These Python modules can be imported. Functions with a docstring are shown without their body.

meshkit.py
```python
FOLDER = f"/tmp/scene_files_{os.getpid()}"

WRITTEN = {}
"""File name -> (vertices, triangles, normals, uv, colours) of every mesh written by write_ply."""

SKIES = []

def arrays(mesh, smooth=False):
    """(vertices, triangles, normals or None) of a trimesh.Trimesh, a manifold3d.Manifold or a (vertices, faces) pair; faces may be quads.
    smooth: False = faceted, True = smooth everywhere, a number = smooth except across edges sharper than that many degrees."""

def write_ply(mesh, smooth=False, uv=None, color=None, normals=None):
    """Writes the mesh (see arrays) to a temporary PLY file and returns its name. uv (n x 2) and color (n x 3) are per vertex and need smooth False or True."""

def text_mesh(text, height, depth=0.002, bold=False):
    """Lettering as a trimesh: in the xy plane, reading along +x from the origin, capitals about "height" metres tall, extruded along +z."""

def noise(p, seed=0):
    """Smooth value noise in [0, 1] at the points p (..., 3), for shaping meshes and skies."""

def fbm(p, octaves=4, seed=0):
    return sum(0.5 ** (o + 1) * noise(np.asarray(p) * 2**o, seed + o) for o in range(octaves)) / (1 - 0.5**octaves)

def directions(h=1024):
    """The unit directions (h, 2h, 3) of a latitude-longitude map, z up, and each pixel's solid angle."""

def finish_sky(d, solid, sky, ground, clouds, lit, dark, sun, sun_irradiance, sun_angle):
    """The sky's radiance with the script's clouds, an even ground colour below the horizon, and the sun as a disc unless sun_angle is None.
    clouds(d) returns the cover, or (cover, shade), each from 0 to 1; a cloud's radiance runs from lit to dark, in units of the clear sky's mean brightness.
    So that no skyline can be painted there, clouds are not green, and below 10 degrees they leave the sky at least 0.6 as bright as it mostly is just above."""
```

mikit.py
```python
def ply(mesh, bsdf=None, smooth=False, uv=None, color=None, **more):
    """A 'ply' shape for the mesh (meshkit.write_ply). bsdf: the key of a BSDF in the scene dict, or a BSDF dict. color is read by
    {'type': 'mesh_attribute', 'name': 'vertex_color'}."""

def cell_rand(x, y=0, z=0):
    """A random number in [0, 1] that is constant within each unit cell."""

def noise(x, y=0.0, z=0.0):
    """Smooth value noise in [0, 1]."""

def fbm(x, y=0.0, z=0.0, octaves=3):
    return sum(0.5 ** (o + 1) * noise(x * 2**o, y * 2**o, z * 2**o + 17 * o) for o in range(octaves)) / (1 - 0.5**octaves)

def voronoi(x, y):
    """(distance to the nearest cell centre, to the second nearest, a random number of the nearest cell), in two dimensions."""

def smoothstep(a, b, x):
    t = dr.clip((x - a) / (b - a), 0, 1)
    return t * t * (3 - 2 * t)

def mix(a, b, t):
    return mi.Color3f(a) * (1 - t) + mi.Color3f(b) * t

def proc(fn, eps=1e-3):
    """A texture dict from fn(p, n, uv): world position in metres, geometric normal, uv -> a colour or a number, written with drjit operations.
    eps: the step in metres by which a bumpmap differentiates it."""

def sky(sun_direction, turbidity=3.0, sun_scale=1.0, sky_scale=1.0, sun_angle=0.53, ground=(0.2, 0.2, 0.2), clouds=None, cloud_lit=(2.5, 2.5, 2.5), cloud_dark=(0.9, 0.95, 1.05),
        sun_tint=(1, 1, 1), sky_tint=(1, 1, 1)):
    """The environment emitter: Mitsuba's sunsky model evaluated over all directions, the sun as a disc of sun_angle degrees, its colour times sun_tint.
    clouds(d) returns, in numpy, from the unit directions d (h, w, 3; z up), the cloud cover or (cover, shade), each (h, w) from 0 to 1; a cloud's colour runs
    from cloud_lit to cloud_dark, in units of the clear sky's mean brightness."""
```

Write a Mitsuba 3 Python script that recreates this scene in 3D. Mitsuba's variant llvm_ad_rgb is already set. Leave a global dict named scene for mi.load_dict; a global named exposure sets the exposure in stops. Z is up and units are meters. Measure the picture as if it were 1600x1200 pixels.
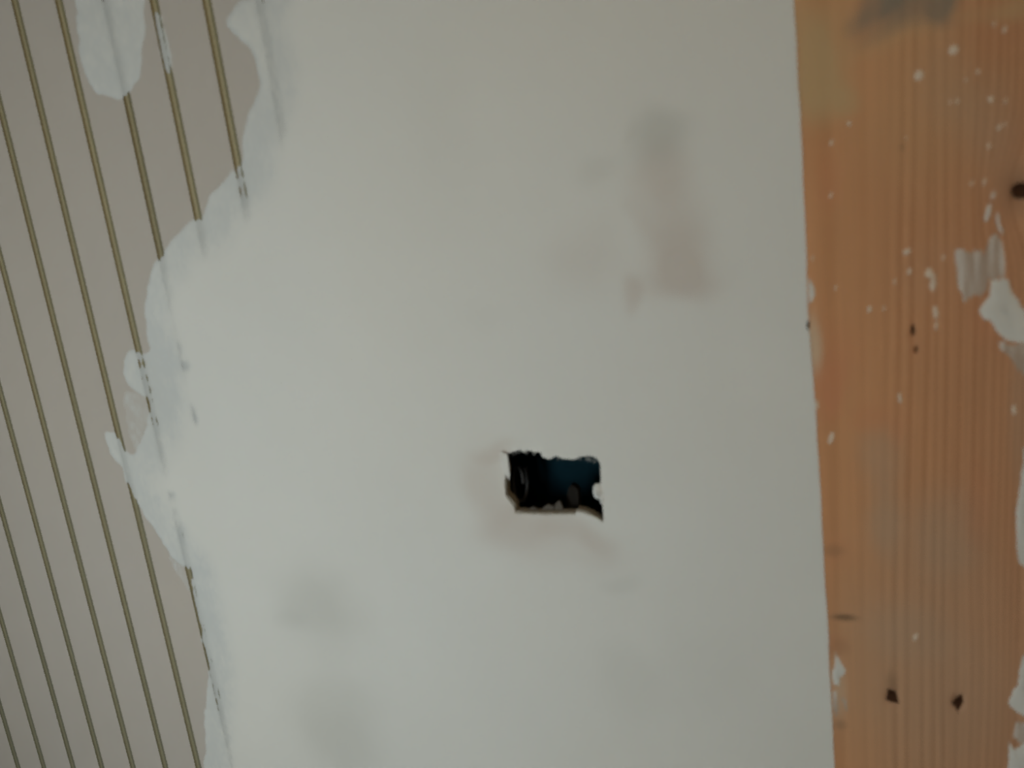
import math
import numpy as np, trimesh, drjit as dr, mitsuba as mi, mikit, meshkit
from mikit import fbm, noise, smoothstep, mix, proc
from shapely.geometry import Polygon, box as sbox
from shapely import contains_xy
from scipy import ndimage

# ---------------------------------------------------------------- camera, light, exposure
D, EYE_Z, F_PX = 0.65, 1.40, 1300.0            # the wall is the plane y = 0, the room lies at y < 0
YAW, PITCH, ROLL = -0.411839, -0.227738, 0.125245


def rotation():
    cy, sy, cx, sx, cr, sr = (f(a) for a in (YAW, PITCH, ROLL) for f in (math.cos, math.sin))
    return np.array([[cy, 0, sy], [0, 1, 0], [-sy, 0, cy]]) @ np.array([[1, 0, 0], [0, cx, -sx], [0, sx, cx]]) @ np.array([[cr, -sr, 0], [sr, cr, 0], [0, 0, 1]])


ROT = rotation()
eye = [0.0, -D, EYE_Z]
fw, dn = ROT @ [0, 0, 1], ROT @ [0, 1, 0]
T = mi.ScalarTransform4f
scene, labels = {}, {}
scene['camera'] = {'type': 'thinlens', 'fov': math.degrees(2 * math.atan(800 / F_PX)), 'fov_axis': 'x', 'aperture_radius': 0.0035, 'focus_distance': 1.35,
                   'near_clip': 0.01, 'far_clip': 50.0,
                   'to_world': T().look_at(origin=eye, target=[eye[0] + fw[0], eye[1] + fw[2], eye[2] - fw[1]], up=[-dn[0], -dn[2], dn[1]])}
exposure = 0.30
DAYLIGHT = (9.4, 10.3, 10.5)                       # the overcast sky seen in the panes of the small window opposite
LAMP = (9.0, 6.3, 3.4)                           # the round ceiling lamp


# ---------------------------------------------------------------- helpers
def at(px, py, y=0.0):
    """The point (x, z) of the wall plane at depth y that a survey mark belongs to."""
    w = ROT @ [(px - 800) / F_PX, (py - 600) / F_PX, 1]
    k = (D + y) / w[2]
    return np.array([w[0] * k, EYE_Z - w[1] * k])


def ats(pts, y=0.0):
    return np.array([at(a, b, y) for a, b in pts])


def put(key, mesh, bsdf, label=None, cat=None, group=None, kind=None, **kw):
    scene[key] = mikit.ply(mesh, bsdf, **kw)
    say = {k: v for k, v in (('label', label), ('category', cat), ('group', group), ('kind', kind)) if v}
    if say:
        labels[key] = say


COUNT = {}


def nxt(stem):
    n = COUNT.get(stem, 0)
    COUNT[stem] = n + 1
    return stem if n == 0 else f'{stem}_{n:03d}'


def bx(x0, x1, y0, y1, z0, z1):
    m = trimesh.creation.box((x1 - x0, y1 - y0, z1 - z0))
    m.apply_translation(((x0 + x1) / 2, (y0 + y1) / 2, (z0 + z1) / 2))
    return m


def slab(poly, y0, y1):
    """A polygon in (x, z) extruded from depth y0 to y1."""
    m = trimesh.creation.extrude_polygon(poly, y1 - y0)
    v = np.array(m.vertices)
    return trimesh.Trimesh(np.c_[v[:, 0], y0 + v[:, 2], v[:, 1]], m.faces[:, ::-1], process=False)


def rough(pts, step, amp, seed, closed=True):
    """Outline resampled every step metres with noise of amp metres: torn or chipped edges."""
    p = np.asarray(pts, float)
    if closed:
        p = np.vstack([p, p[:1]])
    s = np.r_[0, np.cumsum(np.linalg.norm(np.diff(p, axis=0), axis=1))]
    n = max(int(s[-1] / step), 4)
    q = np.linspace(0, s[-1], n + 1)
    o = np.c_[np.interp(q, s, p[:, 0]), np.interp(q, s, p[:, 1])]
    r = np.random.default_rng(seed)
    j = r.normal(size=o.shape) * 0.6 + ndimage.gaussian_filter1d(r.normal(size=o.shape), 2.0, axis=0) * 1.5
    o = o + j * amp
    return o[:-1] if closed else o


def dab(outline, y, h, rim=0.35, seed=0, rings=3):
    """A low domed blob of plaster: outline (x, z) on the plane y, rising h towards the room, its edge feathered."""
    o = np.asarray(outline, float)
    c = o.mean(0)
    r = np.random.default_rng(seed)
    vs, n = [], len(o)
    for k in range(rings + 1):
        t = k / rings
        ring = c + (o - c) * (1 - t * 0.92)
        hh = h * (1 - (1 - t) ** 2) * (0.75 + 0.5 * r.random(n)) if k else np.full(n, -0.0003)
        vs.append(np.c_[ring[:, 0], y - hh, ring[:, 1]])
    v = np.vstack(vs + [[[c[0], y - h, c[1]]]])
    f = []
    for k in range(rings):
        for i in range(n):
            a, b = k * n + i, k * n + (i + 1) % n
            f += [[a, b, b + n], [a, b + n, a + n]]
    f += [[rings * n + i, rings * n + (i + 1) % n, len(v) - 1] for i in range(n)]
    m = trimesh.Trimesh(v, f, process=False)
    if m.face_normals[:, 1].mean() > 0:
        m.invert()
    return m


def tube(points, r, sides=8):
    p = np.asarray(points, float)
    t = np.gradient(p, axis=0)
    t /= np.linalg.norm(t, axis=1, keepdims=True)
    a = np.cross(t, [0.3, 0.9, 0.2])
    a /= np.linalg.norm(a, axis=1, keepdims=True)
    b = np.cross(t, a)
    g = np.arange(sides) * 2 * np.pi / sides
    r = np.broadcast_to(r, (len(p),))
    v = (p[:, None] + r[:, None, None] * (np.cos(g)[None, :, None] * a[:, None] + np.sin(g)[None, :, None] * b[:, None])).reshape(-1, 3)
    f = []
    for i in range(len(p) - 1):
        for j in range(sides):
            q = [i * sides + j, i * sides + (j + 1) % sides, (i + 1) * sides + (j + 1) % sides, (i + 1) * sides + j]
            f += [[q[0], q[1], q[2]], [q[0], q[2], q[3]]]
    m = trimesh.Trimesh(v, f, process=False)
    return m


def gauss_patches(p, patches, wob=0.012, freq=28.0):
    """Sum of soft blotches (x, z, rx, rz, strength) at the wall point p, their outlines wobbling."""
    x = p.x + (noise(p.x * freq, p.z * freq, 3.3) - 0.5) * 2 * wob
    z = p.z + (noise(p.x * freq, p.z * freq, 9.1) - 0.5) * 2 * wob
    s = mi.Float(0)
    for (cx, cz, rx, rz, a) in patches:
        e = dr.square((x - cx) / rx) + dr.square((z - cz) / rz)
        s += a * dr.exp(-e * dr.sqrt(e) * 0.8)
    return s


def survey(rows):
    """(px, py, rx, ry, strength) -> wall metres."""
    out = []
    for px, py, rx, ry, a in rows:
        c = at(px, py)
        out.append((c[0], c[1], np.linalg.norm(at(px + rx, py) - c), np.linalg.norm(at(px, py + ry) - c), a))
    return out


# ---------------------------------------------------------------- materials
STRIPE_U = [-1.7072, -1.6225, -1.5300, -1.4435, -1.3535, -1.2640, -1.1772, -1.0885, -0.9980, -0.9105, -0.8190, -0.7321]
STRIPES = [u * D for u in [-1.7072 - 0.0888 * k for k in range(7, 0, -1)] + STRIPE_U]
SHEET_Y = -0.00025                               # face of the wallpaper
COAT = 0.00125                                   # full thickness of the plaster coat
PLASTER = (0.700, 0.690, 0.640)
PAPER = (0.480, 0.432, 0.380)

olive = survey([(1035, 222, 48, 34, 1.0), (940, 262, 30, 30, .45), (985, 205, 14, 14, .3), (500, 955, 56, 52, .8), (455, 975, 22, 22, .3), (532, 1150, 62, 70, .85), (525, 1060, 40, 30, .25), (985, 1060, 40, 60, .3),
                (965, 915, 32, 14, .4), (760, 500, 40, 30, .15), (1100, 1040, 60, 60, .15), (690, 200, 50, 120, .12), (250, 640, 40, 60, .1)])
brown = survey([(1036, 275, 42, 34, .75), (1060, 365, 48, 60, 1.0), (1058, 430, 62, 40, 1.0), (978, 455, 17, 20, .8), (905, 400, 60, 60, .35), (1000, 330, 20, 24, .3),
                (762, 760, 40, 62, .75), (775, 700, 40, 16, .6), (800, 830, 60, 34, .7), (890, 835, 60, 22, .55), (880, 865, 80, 30, .35), (935, 845, 26, 26, .35)])
pale = survey([(1180, 560, 50, 60, .5), (985, 405, 24, 26, .5), (640, 1050, 80, 80, .25)])


def wall_tone(p):
    m = fbm(p.x * 9, p.z * 9, 1.7, octaves=4) - 0.5
    c = mi.Color3f(*PLASTER) * (1 + 0.07 * m)
    warm = fbm(p.x * 5 + 11, p.z * 5, 4.2, octaves=2) - 0.5
    c = c * mi.Color3f(1 + 0.035 * warm, 1 + 0 * warm, 1 - 0.05 * warm)
    o, b, w = gauss_patches(p, olive), gauss_patches(p, brown), gauss_patches(p, pale)
    c = c * (1 - dr.clip(o, 0, 1.1) * mi.Color3f(.150, .150, .16))
    c = c * (1 - dr.clip(b, 0, 1.1) * mi.Color3f(.125, .185, .21))
    return c * (1 + 0.03 * w)


def coat_color(p, n, uv):
    """The filler is see-through where it is thinnest: the paper and the printed stripes below show as a ghost."""
    t = -p.y + SHEET_Y
    c = wall_tone(p)
    g = mi.Float(0)
    for x in STRIPES[12:]:
        g = dr.maximum(g, dr.exp(-dr.square((p.x - x) / 0.0052)) * (0.75 + 0.5 * dr.exp(-dr.square((p.x - x + 0.003) / 0.0018))))
    g = g * (1 - smoothstep(0.00050, 0.00085, t))
    thin = 1 - smoothstep(0.00002, 0.00024, t)
    half = 1 - smoothstep(0.0003, 0.0009, t)
    c = c * (1 - half * mi.Color3f(0.165, 0.140, 0.110))
    c = c * (1 - 0.22 * g)
    return mix(c, mi.Color3f(*PAPER), thin * 0.75)


def paper_color(p, n, uv):
    f = fbm(p.x * 7, p.z * 7, 2.2, octaves=3) - 0.5
    w = fbm(p.x * 11 + 5, p.z * 4, 6.2, octaves=2) - 0.5
    return mi.Color3f(*PAPER) * (1 + 0.05 * f) * mi.Color3f(1 + .03 * w, 1 + 0 * w, 1 - 0.05 * w)


def diffuse(c, rough=0.9, spec=0.15):
    return {'type': 'twosided', 'bsdf': {'type': 'principled', 'base_color': c if isinstance(c, dict) else {'type': 'rgb', 'value': list(c)}, 'roughness': rough, 'specular': spec}}


scene['m_coat'] = diffuse(proc(coat_color), 0.85, 0.2)
scene['m_paper'] = diffuse(proc(paper_color), 0.7, 0.25)
scene['m_stripe'] = diffuse({'type': 'mesh_attribute', 'name': 'vertex_color'}, 0.55, 0.3)
scene['m_core'] = diffuse(proc(lambda p, n, uv: mix((0.24, 0.22, 0.18), (0.42, 0.39, 0.33), fbm(p.x * 160, p.z * 160, p.y * 160))), 0.95, 0.1)
scene['m_white'] = diffuse((0.74, 0.74, 0.70), 0.85, 0.2)
scene['m_room'] = diffuse((0.36, 0.33, 0.28))
scene['m_floor'] = diffuse((0.42, 0.50, 0.54), 0.7)
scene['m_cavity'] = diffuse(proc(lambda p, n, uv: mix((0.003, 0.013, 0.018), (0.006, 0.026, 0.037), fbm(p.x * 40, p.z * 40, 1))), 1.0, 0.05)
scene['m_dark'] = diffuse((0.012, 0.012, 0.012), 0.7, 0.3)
scene['m_cable'] = diffuse((0.022, 0.022, 0.022), 0.6, 0.4)
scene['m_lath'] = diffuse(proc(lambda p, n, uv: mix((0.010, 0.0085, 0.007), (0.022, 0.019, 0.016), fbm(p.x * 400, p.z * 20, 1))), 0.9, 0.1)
scene['m_crumb'] = diffuse((0.10, 0.09, 0.075))
scene['m_rust'] = diffuse(proc(lambda p, n, uv: mix((0.03, 0.012, 0.006), (0.07, 0.03, 0.014), fbm(p.x * 500, p.z * 300, 1))), 0.9, 0.1)

# ---------------------------------------------------------------- the setting: room shell
RX0, RX1, RY0, RZ1 = -2.2, 1.5, -1.12, 2.4
EDGE_PX = [(1241, 0), (1246, 100), (1251, 200), (1256, 300), (1260, 400), (1262, 470), (1263.5, 500), (1267, 545), (1271, 600), (1275.5, 660), (1281, 750), (1286, 840), (1289, 900), (1292.5, 960), (1296, 1040), (1300, 1100), (1304, 1200)]
edge = ats(EDGE_PX)
rj = np.random.default_rng(5)
ez = np.linspace(edge[0, 1] + 0.02, edge[-1, 1] - 0.02, 260)[::-1]
ex = np.interp(ez, edge[::-1, 1], edge[::-1, 0]) + ndimage.gaussian_filter1d(rj.normal(size=260), 3) * 0.0006
edge_line = np.r_[[[ex[0], 0.0]], np.c_[ex, ez], [[ex[-1], RZ1]]]        # bottom to top

HOLE = [(793, 710), (805, 705), (812.5, 702), (820, 706.5), (824, 703), (835, 705), (846, 706), (848, 713), (857.5, 716.5), (869, 711.5), (878, 715.5), (899, 717), (910, 712), (925, 712), (934, 716), (938, 724), (940, 739), (939.5, 756), (941, 781), (943, 797), (942.5, 813),
        (932.5, 806), (916, 796.5), (902, 793), (899, 798), (878, 797.5), (850, 798.5), (831, 797), (809, 796), (807, 784), (794, 768), (793, 752), (795, 734), (793, 719)]


def inner(dx_left, dy_low):
    o = []
    for x, y in HOLE:
        o.append((x - (dx_left if x < 812 else 0), y + (dy_low if y > 766 and x < 930 else dy_low * 0.4 if y > 790 else 0)))
    return o


hole_slab = Polygon(rough(ats(inner(2.5, 3.0)), 0.0015, 0.00025, 1)).buffer(0)
hole_coat = Polygon(rough(ats(inner(4.0, 5.5)), 0.0015, 0.00030, 2)).buffer(0)
wall_poly = Polygon(np.vstack([[[RX0, 0], ], edge_line, [[RX0, RZ1]]]))
WALL_BACK_Y = 0.0085
base = slab(wall_poly.difference(hole_slab), 0.0, WALL_BACK_Y)
put('wall_back', base, 'm_core', 'plastered wall with a ragged rectangular socket hole between striped wallpaper and bare timber', kind='structure')
TX1 = at(1601, 600)[0] + 0.004
put('wall_back_right', bx(TX1, RX1, 0.0, 0.05, 0, RZ1), 'm_white', kind='structure')
put('floor', bx(RX0, RX1, RY0, 0.1, -0.05, 0), 'm_floor', kind='structure')
put('ceiling', bx(RX0, RX1, RY0, 0.1, RZ1, RZ1 + 0.05), 'm_room', kind='structure')
put('wall_right', bx(RX1, RX1 + 0.05, RY0, 0.1, 0, RZ1), 'm_room', kind='structure')
WX0, WX1, WZ0, WZ1 = -0.88, -0.42, 0.80, 1.40
put('wall_left', bx(RX0 - 0.05, RX0, RY0, 0.1, 0, RZ1), 'm_room', kind='structure')
put('wall_front', trimesh.util.concatenate([bx(RX0, WX0, RY0 - 0.12, RY0, 0, RZ1), bx(WX1, RX1, RY0 - 0.12, RY0, 0, RZ1), bx(WX0, WX1, RY0 - 0.12, RY0, 0, WZ0), bx(WX0, WX1, RY0 - 0.12, RY0, WZ1, RZ1)]), 'm_room', kind='structure')
WXM = (WX0 + WX1) / 2
put('window_1', trimesh.util.concatenate([bx(a, b, RY0 - 0.06, RY0 - 0.01, c, d) for a, b, c, d in ((WX0, WX0 + .04, WZ0, WZ1), (WX1 - .04, WX1, WZ0, WZ1), (WX0, WX1, WZ0, WZ0 + .04), (WX0, WX1, WZ1 - .04, WZ1), (WXM - .02, WXM + .02, WZ0, WZ1))]), 'm_white', kind='structure')
for a, b in ((WX0 + .04, WXM - .02), (WXM + .02, WX1 - .04)):
    key = nxt('window_1__pane')
    q = trimesh.Trimesh([[a, RY0 - .035, WZ0 + .04], [b, RY0 - .035, WZ0 + .04], [b, RY0 - .035, WZ1 - .04], [a, RY0 - .035, WZ1 - .04]], [[0, 1, 2], [0, 2, 3]], process=False)
    if q.face_normals[0, 1] < 0:
        q.invert()
    put(key, q, 'm_white')
    scene[key]['emitter'] = {'type': 'area', 'radiance': {'type': 'rgb', 'value': list(DAYLIGHT)}}
lc = trimesh.creation.cylinder(0.16, 0.05, sections=40)
lc.apply_translation((0.5, -0.75, RZ1 - 0.025))
put('ceiling_lamp', lc, 'm_white', 'round white ceiling lamp above the passage', 'lamp')
ld = trimesh.creation.cylinder(0.15, 0.02, sections=40)
ld.apply_translation((0.5, -0.75, RZ1 - 0.06))
put('ceiling_lamp__diffuser', ld, 'm_white')
scene['ceiling_lamp__diffuser']['emitter'] = {'type': 'area', 'radiance': {'type': 'rgb', 'value': list(LAMP)}}

# ---------------------------------------------------------------- striped wallpaper on the left
XB = -0.40                                       # right edge of the paper, hidden under the plaster
put('striped_wallpaper__sheet', bx(RX0 + 0.002, XB - 0.002, SHEET_Y, 0.0, 0.002, RZ1 - 0.002), 'm_paper')
labels['striped_wallpaper'] = {'label': 'cream wallpaper with thin gold double stripes on the left of the plastered wall', 'category': 'wallpaper'}
prof = [(-0.0040, -0.00002), (-0.0036, 0.00022), (-0.0028, 0.00040), (-0.0017, 0.00032), (-0.0009, 0.00013), (0.0009, 0.00012), (0.0018, 0.00032), (0.0027, 0.00040), (0.0034, 0.00020), (0.0039, -0.00002)]
cols_top = [(.26, .20, .11), (.15, .105, .036), (.13, .086, .026), (.17, .120, .045), (.34, .28, .155), (.37, .31, .185), (.20, .172, .090), (.15, .130, .062), (.17, .150, .082), (.34, .30, .22)]
cols_low = [(.26, .235, .165), (.150, .138, .085), (.130, .118, .068), (.15, .137, .082), (.195, .180, .118), (.205, .19, .128), (.17, .160, .105), (.15, .143, .098), (.17, .160, .115), (.30, .275, .22)]
rs = np.random.default_rng(8)
for i, x in enumerate(STRIPES):
    zs = np.r_[0.01, np.linspace(0.5, 1.8, 22), RZ1 - 0.01]
    v, c = [], []
    ph, tone = rs.random() * 6, 1 + rs.normal() * .04
    far = np.clip((-0.55 - x) / 0.55, 0, 1)
    for z in zs:
        t = np.clip((1.65 - z) / 0.75 + 0.12 * math.sin(z * 17 + ph), 0, 1) * (0.55 + 0.45 * far)
        t = max(t, 0.55 * far)
        for (dx, h), a, b in zip(prof, cols_top, cols_low):
            v.append((x + dx * 1.32, SHEET_Y - h, z))
            c.append((np.array(a) * (1 - t) + np.array(b) * t) * tone)
    n, m = len(prof), len(zs)
    f = [q for k in range(m - 1) for j in range(n - 1) for q in ([k * n + j, k * n + j + 1, (k + 1) * n + j + 1], [k * n + j, (k + 1) * n + j + 1, (k + 1) * n + j])]
    s = trimesh.Trimesh(v, f, process=False)
    if s.face_normals[:, 1].mean() > 0:
        s.invert()
    put(nxt('striped_wallpaper__stripe'), s, 'm_stripe', smooth=True, color=np.array(c))

# ---------------------------------------------------------------- plaster coat: a filler skim that thins out over the wallpaper
GX0, GZ0, GZ1, STEP = -0.83, 0.60, 1.80, 0.0013
gx, gz = np.linspace(GX0, XB, int((XB - GX0) / STEP) + 1), np.linspace(GZ0, GZ1, int((GZ1 - GZ0) / STEP) + 1)
X, Z = np.meshgrid(gx, gz)
MAIN = [(400, -220), (400, -30), (398, -4), (372, 8), (356, 28), (355, 42), (372, 55), (392, 74), (403, 100), (404, 135), (398, 162), (384, 180), (381, 205), (378, 226), (374, 250), (366, 262), (352, 282), (336, 296), (324, 318), (315, 336), (300, 348), (276, 366), (256, 390), (242, 415), (231, 446), (225, 480), (226, 520), (232, 545),
        (222, 549), (203, 548), (193, 560), (192, 580), (199, 600), (214, 614), (228, 622), (236, 640), (228, 662), (216, 690), (206, 712), (196, 702), (182, 672), (164, 676), (166, 692), (178, 716), (192, 736), (200, 758), (208, 768), (216, 786), (228, 806), (240, 824), (254, 846), (266, 868), (280, 884), (294, 894), (297, 905), (301, 930), (308, 960), (315, 1000), (322, 1035), (328, 1062), (321, 1072), (319, 1120), (318, 1200), (316, 1320), (315, 1700)]
main = np.vstack([ats(MAIN), [[0.2, 0.2], [0.2, 2.2]]])
PATCHES = [([(116, -40), (118, 20), (122, 70), (134, 118), (150, 148), (176, 158), (196, 152), (210, 140), (222, 120), (228, 60), (226, 0), (224, -40)], 0.47, 5),
           ([(196, 606), (214, 612), (240, 616), (244, 650), (236, 690), (212, 716), (206, 690), (196, 660), (192, 630)], 0.10, 5),
          ([(262, 868), (276, 872), (296, 896), (300, 926), (292, 920), (272, 892)], 0.09, 4),
          ([(236, 30), (244, 8), (252, 14), (262, 50), (272, 96), (270, 116), (258, 118), (246, 80)], 0.36, 4)]
ns = meshkit.fbm(np.c_[X.ravel() * 70, Z.ravel() * 70, X.ravel() * 0]).reshape(X.shape)
nf = meshkit.fbm(np.c_[X.ravel() * 300, Z.ravel() * 150, X.ravel() * 0 + 4]).reshape(X.shape)
ns, nf = (ns - ns.mean()) / ns.std(), (nf - nf.mean()) / nf.std()
WX, WZ = X + ns * 0.0014 + nf * 0.0005, Z + np.roll(ns, 90, 0) * 0.0014


def field(pts, x, z):
    inside = contains_xy(Polygon(pts).buffer(0), x.ravel(), z.ravel()).reshape(x.shape)
    return np.where(inside, ndimage.distance_transform_edt(inside), -ndimage.distance_transform_edt(~inside)) * STEP * 1000      # mm


d = ndimage.gaussian_filter(field(main, WX, WZ), 2.2)
sm = lambda a, b, q: (lambda t: t * t * (3 - 2 * t))(np.clip((q - a) / (b - a), 0, 1))
t = np.where(d > 0, 0.43 * sm(0, 5, d) + 0.57 * sm(14, 70, d), np.maximum(d * 0.15, -0.2))
for pts, amp, w in PATCHES:
    e = ndimage.gaussian_filter(field(ats(pts), WX, WZ), 2.0)
    t = np.maximum(t, np.where(e > 0, amp * sm(0, w, e), -0.2))
# scraped thin (negative) and built-up (positive) places: px, py, rx, ry, mm
for px, py, rx, ry, a in [(371, 246, 9, 9, -.24), (376, 272, 8, 7, -.18), (383, 298, 9, 11, -.30), (223, 568, 10, 7, -.32), (232, 590, 4, 7, -.16), (238, 609, 4, 7, -.16), (240, 652, 5, 9, -.18), (231, 580, 9, 7, .16), (235, 599, 8, 5, .12), (236, 630, 8, 12, .16),
                          (291, 571, 10, 8, -.36), (306, 650, 7, 16, -.38), (262, 600, 40, 50, -.14), (270, 690, 40, 60, -.12), (269, 773, 10, 9, -.34), (285, 836, 10, 15, -.32), (297, 894, 8, 8, -.30), (205, 765, 4, 14, -.1), (311, 985, 5, 34, -.10), (325, 1040, 5, 30, -.10),
                          (205, 575, 14, 22, .16), (180, 705, 14, 20, .15), (255, 690, 22, 30, .14), (262, 830, 22, 36, .16), (215, 740, 16, 20, .12), (262, 560, 34, 24, -.1), (280, 610, 22, 24, -.1), (282, 790, 14, 22, -.1),
                          (255, 420, 24, 30, .10), (265, 480, 30, 40, .12), (310, 400, 30, 40, .12), (375, 45, 22, 30, .25), (415, 100, 14, 70, .20), (172, 60, 24, 40, .06), (380, 100, 9, 16, -.1), (300, 470, 30, 40, .08)]:
    c = at(px, py)
    k1, k2 = np.linalg.norm(at(px + rx, py) - c), np.linalg.norm(at(px, py + ry) - c)
    t += a * np.exp(-((X - c[0]) / k1) ** 2 - ((Z - c[1]) / k2) ** 2) * (t > -0.19)
t = np.where(t > -0.15, t + (0.040 * ns + 0.034 * nf) * sm(0, 0.15, t) * (1 - sm(0.5, 0.9, t)), t)
t = np.clip(t, -0.2, 1.0)
t = t + (1.0 - t) * sm(XB - 0.05, XB - 0.012, X)
H = SHEET_Y - t / 1000.0
idx = np.arange(X.size).reshape(X.shape)
q = np.stack([idx[:-1, :-1], idx[:-1, 1:], idx[1:, 1:], idx[1:, :-1]], -1).reshape(-1, 4)
keep = (t.ravel()[q] > -0.10).any(1)
q = q[keep]
f = np.vstack([q[:, [0, 1, 2]], q[:, [0, 2, 3]]])
v = np.c_[X.ravel(), H.ravel(), Z.ravel()]
used = np.unique(f)
remap = np.zeros(len(v), int)
remap[used] = np.arange(len(used))
skim = trimesh.Trimesh(v[used], remap[f], process=False)
if skim.face_normals[:, 1].mean() > 0:
    skim.invert()
put('wall_back__filler_skim', skim, 'm_coat', 'thin ragged edge of filler smeared over the striped wallpaper', smooth=True)
coat_poly = wall_poly.intersection(sbox(XB, 0, 1.0, RZ1)).difference(hole_coat)
put('wall_back__plaster_coat', trimesh.util.concatenate([slab(coat_poly, -COAT, 0.0)] + [bx(-0.70, XB, -COAT, -0.0002, a, b) for a, b in ((0.0, GZ0), (GZ1, RZ1))]), 'm_coat', 'smooth pale plaster with faint brown and grey stains')

# ---------------------------------------------------------------- the hole: cavity, torn edges, what is inside
c0, c1 = at(785, 700), at(948, 815)
cx0, cx1, cz0, cz1, cd = c0[0] - 0.012, c1[0] + 0.012, c1[1] - 0.012, c0[1] + 0.02, 0.050
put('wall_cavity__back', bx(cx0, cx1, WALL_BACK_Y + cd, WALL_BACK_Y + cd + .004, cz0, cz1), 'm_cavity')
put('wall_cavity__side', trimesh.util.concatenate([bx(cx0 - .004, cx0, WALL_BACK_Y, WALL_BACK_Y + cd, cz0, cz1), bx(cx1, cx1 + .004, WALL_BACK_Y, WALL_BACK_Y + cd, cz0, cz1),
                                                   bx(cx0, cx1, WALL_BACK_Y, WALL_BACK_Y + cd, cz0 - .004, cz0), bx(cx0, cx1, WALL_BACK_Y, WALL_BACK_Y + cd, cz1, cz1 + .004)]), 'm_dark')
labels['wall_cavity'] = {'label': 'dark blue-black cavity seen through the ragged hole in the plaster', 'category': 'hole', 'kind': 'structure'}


def on(pts, y):
    return Polygon(rough(ats(pts, y), 0.0012, 0.00018, 3)).buffer(0)


# a grey plaster lump on the right edge, a smaller crumb beside it
put('wall_back__plaster_lump', dab(rough(ats([(926, 762), (930, 757), (937, 757), (942, 762), (943, 770), (941, 778), (935, 782), (928, 779), (925, 771)], -0.001), 0.0012, 0.0002, 4), 0.0005, 0.004, seed=3), 'm_white', 'pale grey lump of plaster on the right edge of the hole', smooth=True)
put('wall_back__plaster_lump_001', dab(rough(ats([(938, 775), (944, 773), (946, 778), (944, 784), (941, 789), (938, 786)], -0.001), 0.0010, 0.0002, 4), -0.0008, 0.0015, seed=5), 'm_white', smooth=True)
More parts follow.
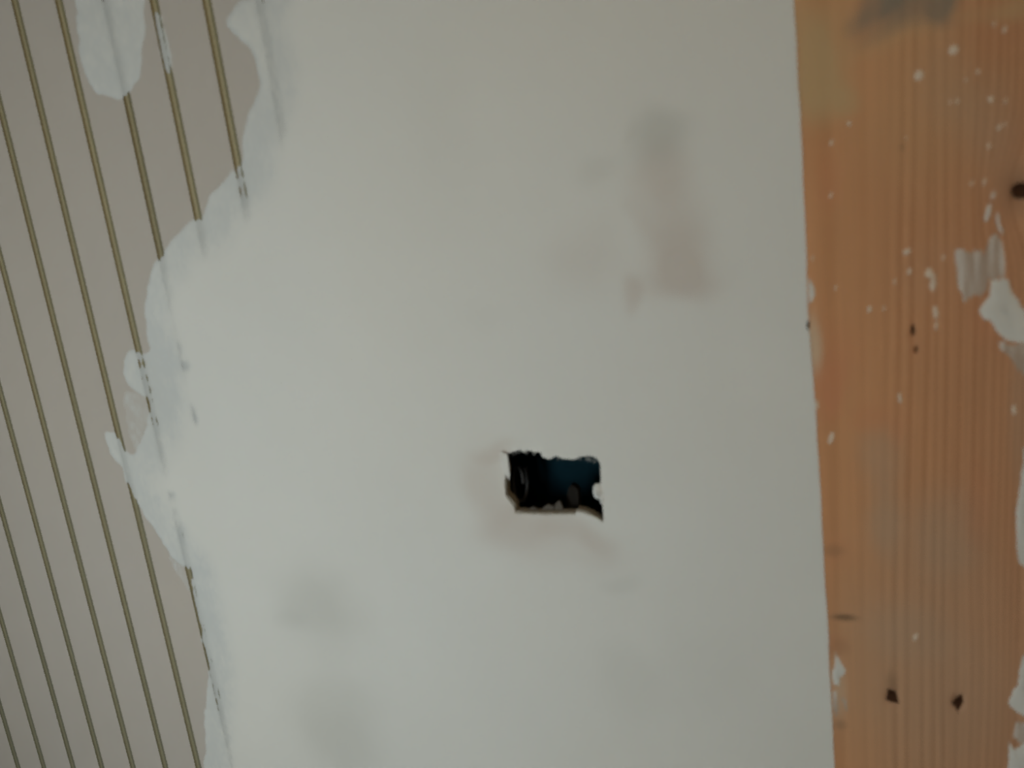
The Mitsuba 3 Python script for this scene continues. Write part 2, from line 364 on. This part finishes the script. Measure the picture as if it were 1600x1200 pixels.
# torn paper at the left, crumbs on the lower lip
fl = ats([(781, 706), (787, 703), (795, 708), (797, 722), (799, 740), (797, 750), (790, 739), (783, 724)])
fv, ff = [], []
for k in range(4):
    s_ = k / 3
    for a, b in zip(fl[[0, 7, 6, 5]], fl[[1, 2, 3, 4]]):
        p_ = a * (1 - s_) + b * s_
        fv.append((p_[0], -COAT - 0.0003 - 0.0024 * math.sin(s_ * 1.9), p_[1]))
for k in range(3):
    for j in range(3):
        a = k * 4 + j
        ff += [[a, a + 1, a + 5], [a, a + 5, a + 4]]
put('wall_back__torn_paper', trimesh.Trimesh(fv, ff, process=False), 'm_coat', 'curled flap of torn lining paper at the left of the hole', smooth=True)
for k, o in enumerate([[(848, 800), (849, 793), (853, 789), (858, 787), (861, 790), (865, 788), (867, 800)], [(867, 800), (868, 787), (871, 783), (875, 782), (877, 786), (880, 792), (881, 800)], [(826, 800), (828, 794), (834, 791), (838, 793), (842, 795), (844, 800)]]):
    put(nxt('wall_back__plaster_crumb'), slab(on(o, 0.007), 0.0055, 0.0080), 'm_crumb')
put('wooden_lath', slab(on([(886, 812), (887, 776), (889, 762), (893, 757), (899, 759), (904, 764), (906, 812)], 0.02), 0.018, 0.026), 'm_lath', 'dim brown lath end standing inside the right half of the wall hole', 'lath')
cc = at(812, 756, 0.022)
a_ = np.linspace(0.15, 2 * math.pi + 0.9, 60)
put('cable', tube(np.c_[cc[0] + 0.0062 * np.cos(a_), 0.016 + 0.010 * (a_ / 6.3) + 0.004 * np.sin(a_), cc[1] + 0.0165 * np.sin(a_)], 0.0016), 'm_cable', 'dark looped cable barely visible at the left inside the wall hole', 'cable', smooth=True)
rf = np.random.default_rng(12)
fib = []
for k in range(26):
    px = 798 + 138 * rf.random()
    py = np.interp(px, [793, 805, 846, 848, 878, 910, 938], [711, 705, 706, 714, 716, 713, 722])
    p0 = at(px, py - 1)
    L, an = 0.0016 + 0.0022 * rf.random(), rf.normal() * .5
    fib.append(tube([(p0[0], -0.0004, p0[1]), (p0[0] + L * .5 * math.sin(an), -0.001, p0[1] - L * .5), (p0[0] + L * math.sin(an) * 1.4, -0.0005, p0[1] - L)], [0.00022, 0.00018, 0.00008], 4))
put('wall_back__paper_fibres', trimesh.util.concatenate(fib), 'm_coat', 'fuzzy paper fibres along the top of the hole', kind='stuff')

# ---------------------------------------------------------------- bare timber on the right
TY = -0.0004                                       # face of the timber, a touch behind the plaster's face
RINGS = [(1300, 9, .55), (1322, 5, .15), (1343, 6, .35), (1362, 4, .2), (1377, 5, .4), (1396, 3.5, .75), (1416, 3.5, .8), (1428, 3, .25), (1441, 3.5, .75), (1459, 3.2, .8), (1476, 3.2, .8), (1487, 2.6, .35), (1497, 3, .8), (1508, 2.6, .4), (1521, 3, .85), (1530, 2.5, .4), (1537, 2.8, .8),
         (1551, 2.8, .85), (1563, 2.6, .8), (1575, 2.6, .8), (1586, 2.6, .7), (1597, 2.6, .8)]
ring_list = []
for px, w, a in RINGS:
    x = at(px, 700)[0]
    ring_list.append((x, abs(at(px + w, 700)[0] - x), a))
tl, tr = at(1255, 600)[0], TX1
W_T = tr - tl
khaki = survey([(1450, 140, 120, 130, .28), (1262, 60, 30, 70, .8), (1275, 130, 34, 60, .9), (1310, 60, 30, 80, .45), (1320, 150, 18, 26, .5), (1560, 8, 60, 14, .35), (1400, 60, 70, 20, .3), (1590, 10, 30, 16, .4)])
sooty = survey([(1425, 6, 58, 36, 1.0), (1470, 14, 22, 28, .8), (1362, 10, 30, 32, .65), (1335, 35, 16, 16, .3), (1420, 48, 70, 14, .3)])
reddish = survey([(1290, 610, 22, 50, 1.0), (1300, 560, 30, 60, .5), (1300, 290, 20, 40, .45), (1365, 650, 30, 30, .5), (1520, 790, 20, 60, .4), (1405, 675, 12, 25, .4), (1535, 500, 30, 40, .4), (1310, 860, 22, 20, .25), (1310, 1005, 18, 16, .35), (1560, 40, 40, 60, .2)])
greyed = survey([(1380, 720, 34, 50, .7), (1385, 820, 30, 50, .8), (1480, 840, 50, 60, .6), (1450, 420, 50, 50, .15), (1440, 1060, 150, 190, .75), (1540, 180, 50, 60, .45), (1560, 260, 40, 50, .3), (1480, 120, 40, 60, .3), (1420, 990, 70, 40, .3), (1590, 640, 16, 120, .5)])
tan_ = survey([(1272, 535, 12, 40, 1.0), (1275, 1080, 10, 60, .5), (1310, 1080, 12, 40, .6)])
knots = survey([(1592, 299, 34, 40, 1.0)])
bruise = survey([(1320, 964, 19, 5, 1.0), (1302, 860, 16, 9, .35), (1393, 1070, 8, 20, .5), (1314, 1132, 9, 7, .4), (1411, 228, 3.5, 6, .5), (1313, 1010, 14, 14, .25), (1280, 1044, 5, 30, .1)])


def wood_color(p, n, uv):
    z = p.z - 1.2
    k = knots[0]
    e = dr.exp(-(dr.square((p.x - k[0]) / (k[2] * 1.7)) + dr.square((p.z - k[1]) / (k[3] * 2.0))))
    x = p.x + (fbm(p.x * 6, p.z * 3.0, 5.0, octaves=2) - 0.5) * 0.010 + (noise(p.x * 40, p.z * 12, 2.0) - 0.5) * 0.0016 + e * 0.012
    x = x - dr.select(p.x < tl + 0.6 * W_T, dr.square(z + 0.33) * 0.03 * dr.exp(-dr.square((p.x - tl - 0.4 * W_T) / (0.25 * W_T))), 0)
    g = mi.Float(0)
    for cx, w, a in ring_list:
        s = (x - cx) / w
        g += a * dr.select(s > 0, dr.exp(-dr.square(s) * 1.6), dr.exp(-dr.square(s) * 0.28))
    g = dr.clip(g, 0, 1) * (0.7 + 0.6 * noise(p.x * 60, p.z * 5.0, 8.0))
    right = smoothstep(tl, tr, p.x)
    c = mix((0.585, 0.292, 0.140), (0.525, 0.270, 0.145), right)
    fine = fbm(p.x * 900, p.z * 14, 1.0, octaves=2) - 0.5
    big = fbm(p.x * 26, p.z * 9, 7.0, octaves=3) - 0.5
    c = c * (1 + 0.10 * fine + 0.16 * big) * (1 - g * mi.Color3f(.22, .30, .37))
    soft = 0.007
    c = mix(c, mi.Color3f(.50, .36, .19), dr.clip(gauss_patches(p, khaki, soft), 0, 1) * .75)
    c = mix(c, mi.Color3f(.40, .335, .25), dr.clip(gauss_patches(p, greyed, soft), 0, 1) * .42)
    c = mix(c, mi.Color3f(.56, .225, .115), dr.clip(gauss_patches(p, reddish, soft), 0, 1) * .6)
    c = mix(c, mi.Color3f(.24, .195, .145), dr.clip(gauss_patches(p, sooty, soft), 0, 1) * .85 * (0.75 + 0.5 * noise(p.x * 150, p.z * 20, 3.0)))
    c = mix(c, mi.Color3f(.60, .46, .32), dr.clip(gauss_patches(p, tan_, 0.003), 0, 1) * .8)
    c = mix(c, mi.Color3f(.19, .11, .06), dr.clip(gauss_patches(p, bruise, 0.001), 0, 1) * .85)
    kk = dr.clip(gauss_patches(p, knots, 0.004), 0, 1)
    return mix(c, mi.Color3f(.30, .17, .10), kk * .6)


scene['m_wood'] = diffuse(proc(wood_color), 0.75, 0.2)
zt = np.linspace(0.55, 1.85, 420)
xt = np.linspace(tl - 0.010, tr + 0.004, 130)
XT, ZT = np.meshgrid(xt, zt)
ridge = np.zeros_like(XT)
for cx, w, a in ring_list:
    ridge += a * np.exp(-((XT - cx) / (w * 1.1)) ** 2)
YT = TY + 0.00010 * np.clip(ridge, 0, 1.2) + 0.0002 * (meshkit.fbm(np.c_[XT.ravel() * 30, ZT.ravel() * 6, XT.ravel() * 0]).reshape(XT.shape))
NAILS = [(1393, 1090, 10, 11), (1497, 1097, 10, 12), (1426.5, 516, 3.2, 10), (1431.5, 546, 2.4, 7), (1592, 298, 15, 16)]
for px, py, rx, ry in NAILS:
    c = at(px, py)
    k1, k2 = np.linalg.norm(at(px + rx, py) - c), np.linalg.norm(at(px, py + ry) - c)
    YT += 0.0022 * np.exp(-(((XT - c[0]) / k1) ** 2 + ((ZT - c[1]) / k2) ** 2) ** 2)
i_ = np.arange(XT.size).reshape(XT.shape)
qt = np.stack([i_[:-1, :-1], i_[:-1, 1:], i_[1:, 1:], i_[1:, :-1]], -1).reshape(-1, 4)
face = trimesh.Trimesh(np.c_[XT.ravel(), YT.ravel(), ZT.ravel()], np.vstack([qt[:, [0, 1, 2]], qt[:, [0, 2, 3]]]), process=False)
if face.face_normals[:, 1].mean() > 0:
    face.invert()
put('timber_post__board', trimesh.util.concatenate([face, bx(xt[0], xt[-1], TY + 0.005, 0.07, 0.002, RZ1 - 0.002), bx(xt[0], xt[-1], TY, TY + 0.005, 0.002, zt[0]), bx(xt[0], xt[-1], TY, TY + 0.005, zt[-1], RZ1 - 0.002)]), 'm_wood', smooth=35)
labels['timber_post'] = {'label': 'bare reddish-brown pine board with vertical grain and plaster splashes right of the plastered wall', 'category': 'timber board'}


def lay(stem, pts, bsdf, h, step, amp, seed, label=None):
    if bsdf == 'm_wash':                          # brushed out along the grain: ends in streaks
        g, r = Polygon(ats(pts)).buffer(0), np.random.default_rng(seed)
        up, down = [], []
        for x in np.arange(g.bounds[0] + 0.0003, g.bounds[2], 0.0005):
            cut = g.intersection(sbox(x - 1e-5, -9, x + 1e-5, 9)).bounds
            up.append((x, cut[3])), down.append((x, cut[1]))
        up, down = np.array(up), np.array(down)
        for e, sign in ((up, 1), (down, -1)):
            e[:, 1] += sign * (ndimage.gaussian_filter1d(r.normal(size=len(e)), 1.2) * 0.0030 - 0.0008)
        o = np.vstack([up, np.maximum(down, -9)[::-1]])
        o[len(up):, 1] = np.minimum(o[len(up):, 1], up[::-1, 1] - 0.0004)
        put(nxt('timber_post__' + stem), dab(o, TY, h, seed=seed), bsdf, label, smooth=True)
        return
    put(nxt('timber_post__' + stem), dab(rough(ats(pts), step, amp, seed), TY, h, seed=seed), bsdf, label, smooth=True)


def ell(px, py, rx, ry, slant=0.0, n=12):
    return [(px + rx * math.cos(a) + slant * ry * math.sin(a), py + ry * math.sin(a)) for a in np.arange(n) * 2 * math.pi / n]


scene['m_splash'] = diffuse(proc(lambda p, n, uv: mix((0.60, 0.575, 0.52), (0.73, 0.72, 0.67), fbm(p.x * 90, p.z * 40, 2.0))), 0.9, 0.1)
scene['m_wash'] = diffuse(proc(lambda p, n, uv: mix((0.44, 0.335, 0.26), (0.64, 0.58, 0.52), smoothstep(0.25, 0.75, fbm(p.x * 330, p.z * 34, 2.0)))), 0.9, 0.1)
scene['m_drop'] = diffuse((0.70, 0.58, 0.46), 0.9, 0.1)
# knot and nail holes
lay('knot', ell(1594, 298, 15, 13), 'm_rust', -0.0010, 0.002, 0.0003, 21, 'dark knot at the right edge')
lay('nail_hole', [(1393, 1060), (1398, 1070), (1401, 1086), (1405, 1100), (1396, 1098), (1384, 1094), (1387, 1082), (1388, 1068)], 'm_rust', -0.0008, 0.0016, 0.0002, 22, 'dark rusty nail hole')
lay('nail_hole', [(1503, 1083), (1503.5, 1098), (1499, 1108), (1497, 1116), (1494, 1106), (1486, 1098), (1492, 1091)], 'm_rust', -0.0008, 0.0016, 0.0002, 23)
lay('nail_hole', ell(1426.5, 516, 2.6, 9), 'm_rust', -0.0008, 0.0012, 0.0001, 24)
lay('nail_hole', ell(1431.5, 546, 1.8, 6), 'm_rust', -0.0008, 0.0012, 0.0001, 25)
# plaster left on the board
lay('plaster_wash', [(1485, 384), (1500, 386), (1520, 384), (1540, 388), (1546, 380), (1548, 366), (1552, 356), (1562, 350), (1568, 362), (1572, 378), (1574, 396), (1577, 420), (1574, 440), (1548, 438), (1544, 460), (1536, 468), (1526, 474), (1519, 466), (1512, 478), (1502, 482), (1495, 460), (1490, 430), (1486, 410)], 'm_wash', 0.0003, 0.0014, 0.0005, 31, 'thin brushed plaster smear')
lay('plaster_patch', [(1547, 432), (1572, 432), (1577, 440), (1580, 452), (1590, 466), (1601, 484), (1612, 520), (1612, 540), (1596, 538), (1570, 534), (1556, 520), (1553, 510), (1545, 502), (1533, 498), (1529, 486), (1533, 474), (1541, 464), (1545, 450)], 'm_splash', 0.0010, 0.0018, 0.0005, 32, 'thick pale plaster patch')
lay('plaster_patch', [(1555, 530), (1575, 534), (1612, 536), (1612, 600), (1590, 580), (1576, 556), (1562, 546)], 'm_wash', 0.0003, 0.0018, 0.0006, 33)
lay('plaster_patch', ell(1544, 332, 4.5, 17, -.25), 'm_splash', 0.0005, 0.0016, 0.0003, 34)
lay('plaster_patch', [(1556, 330), (1560, 332), (1562, 348), (1568, 362), (1567, 368), (1560, 360), (1557, 348)], 'm_splash', 0.0005, 0.0016, 0.0003, 35)
lay('plaster_patch', ell(1551, 306, 5, 8, -.2), 'm_wash', 0.0005, 0.0016, 0.0003, 36)
lay('plaster_patch', [(1601, 690), (1608, 690), (1612, 900), (1601, 896), (1592, 884), (1587, 860), (1587, 820), (1590, 780), (1596, 740)], 'm_splash', 0.0008, 0.002, 0.0005, 37)
lay('plaster_patch', [(1596, 1020), (1612, 1010), (1612, 1125), (1596, 1122), (1584, 1112), (1574, 1105), (1576, 1092), (1582, 1080), (1590, 1070), (1592, 1045)], 'm_splash', 0.0008, 0.002, 0.0005, 38)
lay('plaster_patch', [(1576, 1154), (1584, 1170), (1596, 1160), (1612, 1150), (1612, 1240), (1576, 1235), (1573, 1200)], 'm_splash', 0.0008, 0.002, 0.0005, 39)
lay('plaster_patch', [(1586, 1122), (1612, 1124), (1612, 1160), (1590, 1164), (1580, 1150)], 'm_wash', 0.0003, 0.002, 0.0005, 40)
lay('plaster_patch', [(1264, 432), (1269, 440), (1273, 450), (1274, 462), (1270, 472), (1264, 476)], 'm_splash', 0.0006, 0.0016, 0.0002, 41)
lay('plaster_patch', [(1305, 1016), (1310, 1026), (1317, 1038), (1322, 1046), (1320, 1054), (1313, 1058), (1312, 1072), (1303, 1072), (1298, 1050), (1304, 1042)], 'm_splash', 0.0008, 0.0016, 0.0003, 42)
lay('plaster_patch', [(1318, 1085), (1323, 1096), (1325, 1112), (1322, 1116), (1319, 1102), (1314, 1090)], 'm_wash', 0.0003, 0.0016, 0.0003, 43)
lay('plaster_patch', [(1300, 1075), (1308, 1078), (1310, 1110), (1307, 1130), (1302, 1110)], 'm_wash', 0.0003, 0.0016, 0.0003, 45)
lay('plaster_patch', [(1450, 415), (1455, 420), (1462, 430), (1464, 446), (1460, 456), (1453, 454), (1452, 446), (1457, 438), (1452, 430), (1445, 432), (1444, 426)], 'm_drop', 0.0006, 0.0014, 0.0002, 44)
DROPS = [(1490, 78, 9, 9, -.2), (1435.5, 117.5, 8, 9, -.2), (1548, 155, 5, 6, 0), (1299, 223, 3, 6.5, -.3), (1327, 193, 4, 5, 0), (1484, 159, 2.4, 5, -.3), (1495.5, 158, 3, 5.5, -.3), (1509, 125, 2.6, 5, -.2), (1528, 112, 3, 6, -.2), (1569.5, 46, 3.5, 7, -.5), (1553, 38, 3, 5, -.3), (1571, 158, 2.4, 6, -.2),
         (1561, 199, 4, 6, -.5), (1570, 194, 3, 4, -.3), (1545, 228, 3.2, 6, 0), (1518, 286, 2.8, 6, -.4), (1538, 284, 2.6, 7, -.4), (1417, 393, 6, 6, -.5), (1421, 424, 3.6, 6.5, -.2), (1474, 402, 2.4, 6, -.3), (1358.5, 483, 3.8, 6.5, -.2), (1381.5, 482, 2, 5.5, -.2), (1462, 488, 4.6, 12, .1), (1463, 508, 2.4, 10, -.1),
         (1306, 450, 2, 6, -.2), (1430.5, 995, 4, 7, -.3), (1299, 684, 4.5, 11, -.25), (1277, 632, 2.6, 9, 0), (1406, 622, 3.2, 10, .1), (1270, 403, 2, 6, -.2), (1298, 305, 2.6, 6, -.4), (1416, 216, 2, 4, -.3), (1398, 440, 2, 6, 0), (1584, 640, 4, 10, 0)]
for k, (px, py, rx, ry, sl) in enumerate(DROPS):
    lay('plaster_drop', ell(px, py, rx, ry, sl, 10), 'm_drop', 0.0006, 0.0016, 0.00012, 60 + k)
# a dark chip in the plaster's right edge
put('wall_back__edge_chip', dab(rough(ats(ell(1262.5, 508, 2.6, 10)), 0.0016, 0.0001, 7), -COAT, 0.0003, seed=7), 'm_dark', 'small dark chip in the edge of the plaster beside the timber', smooth=True)
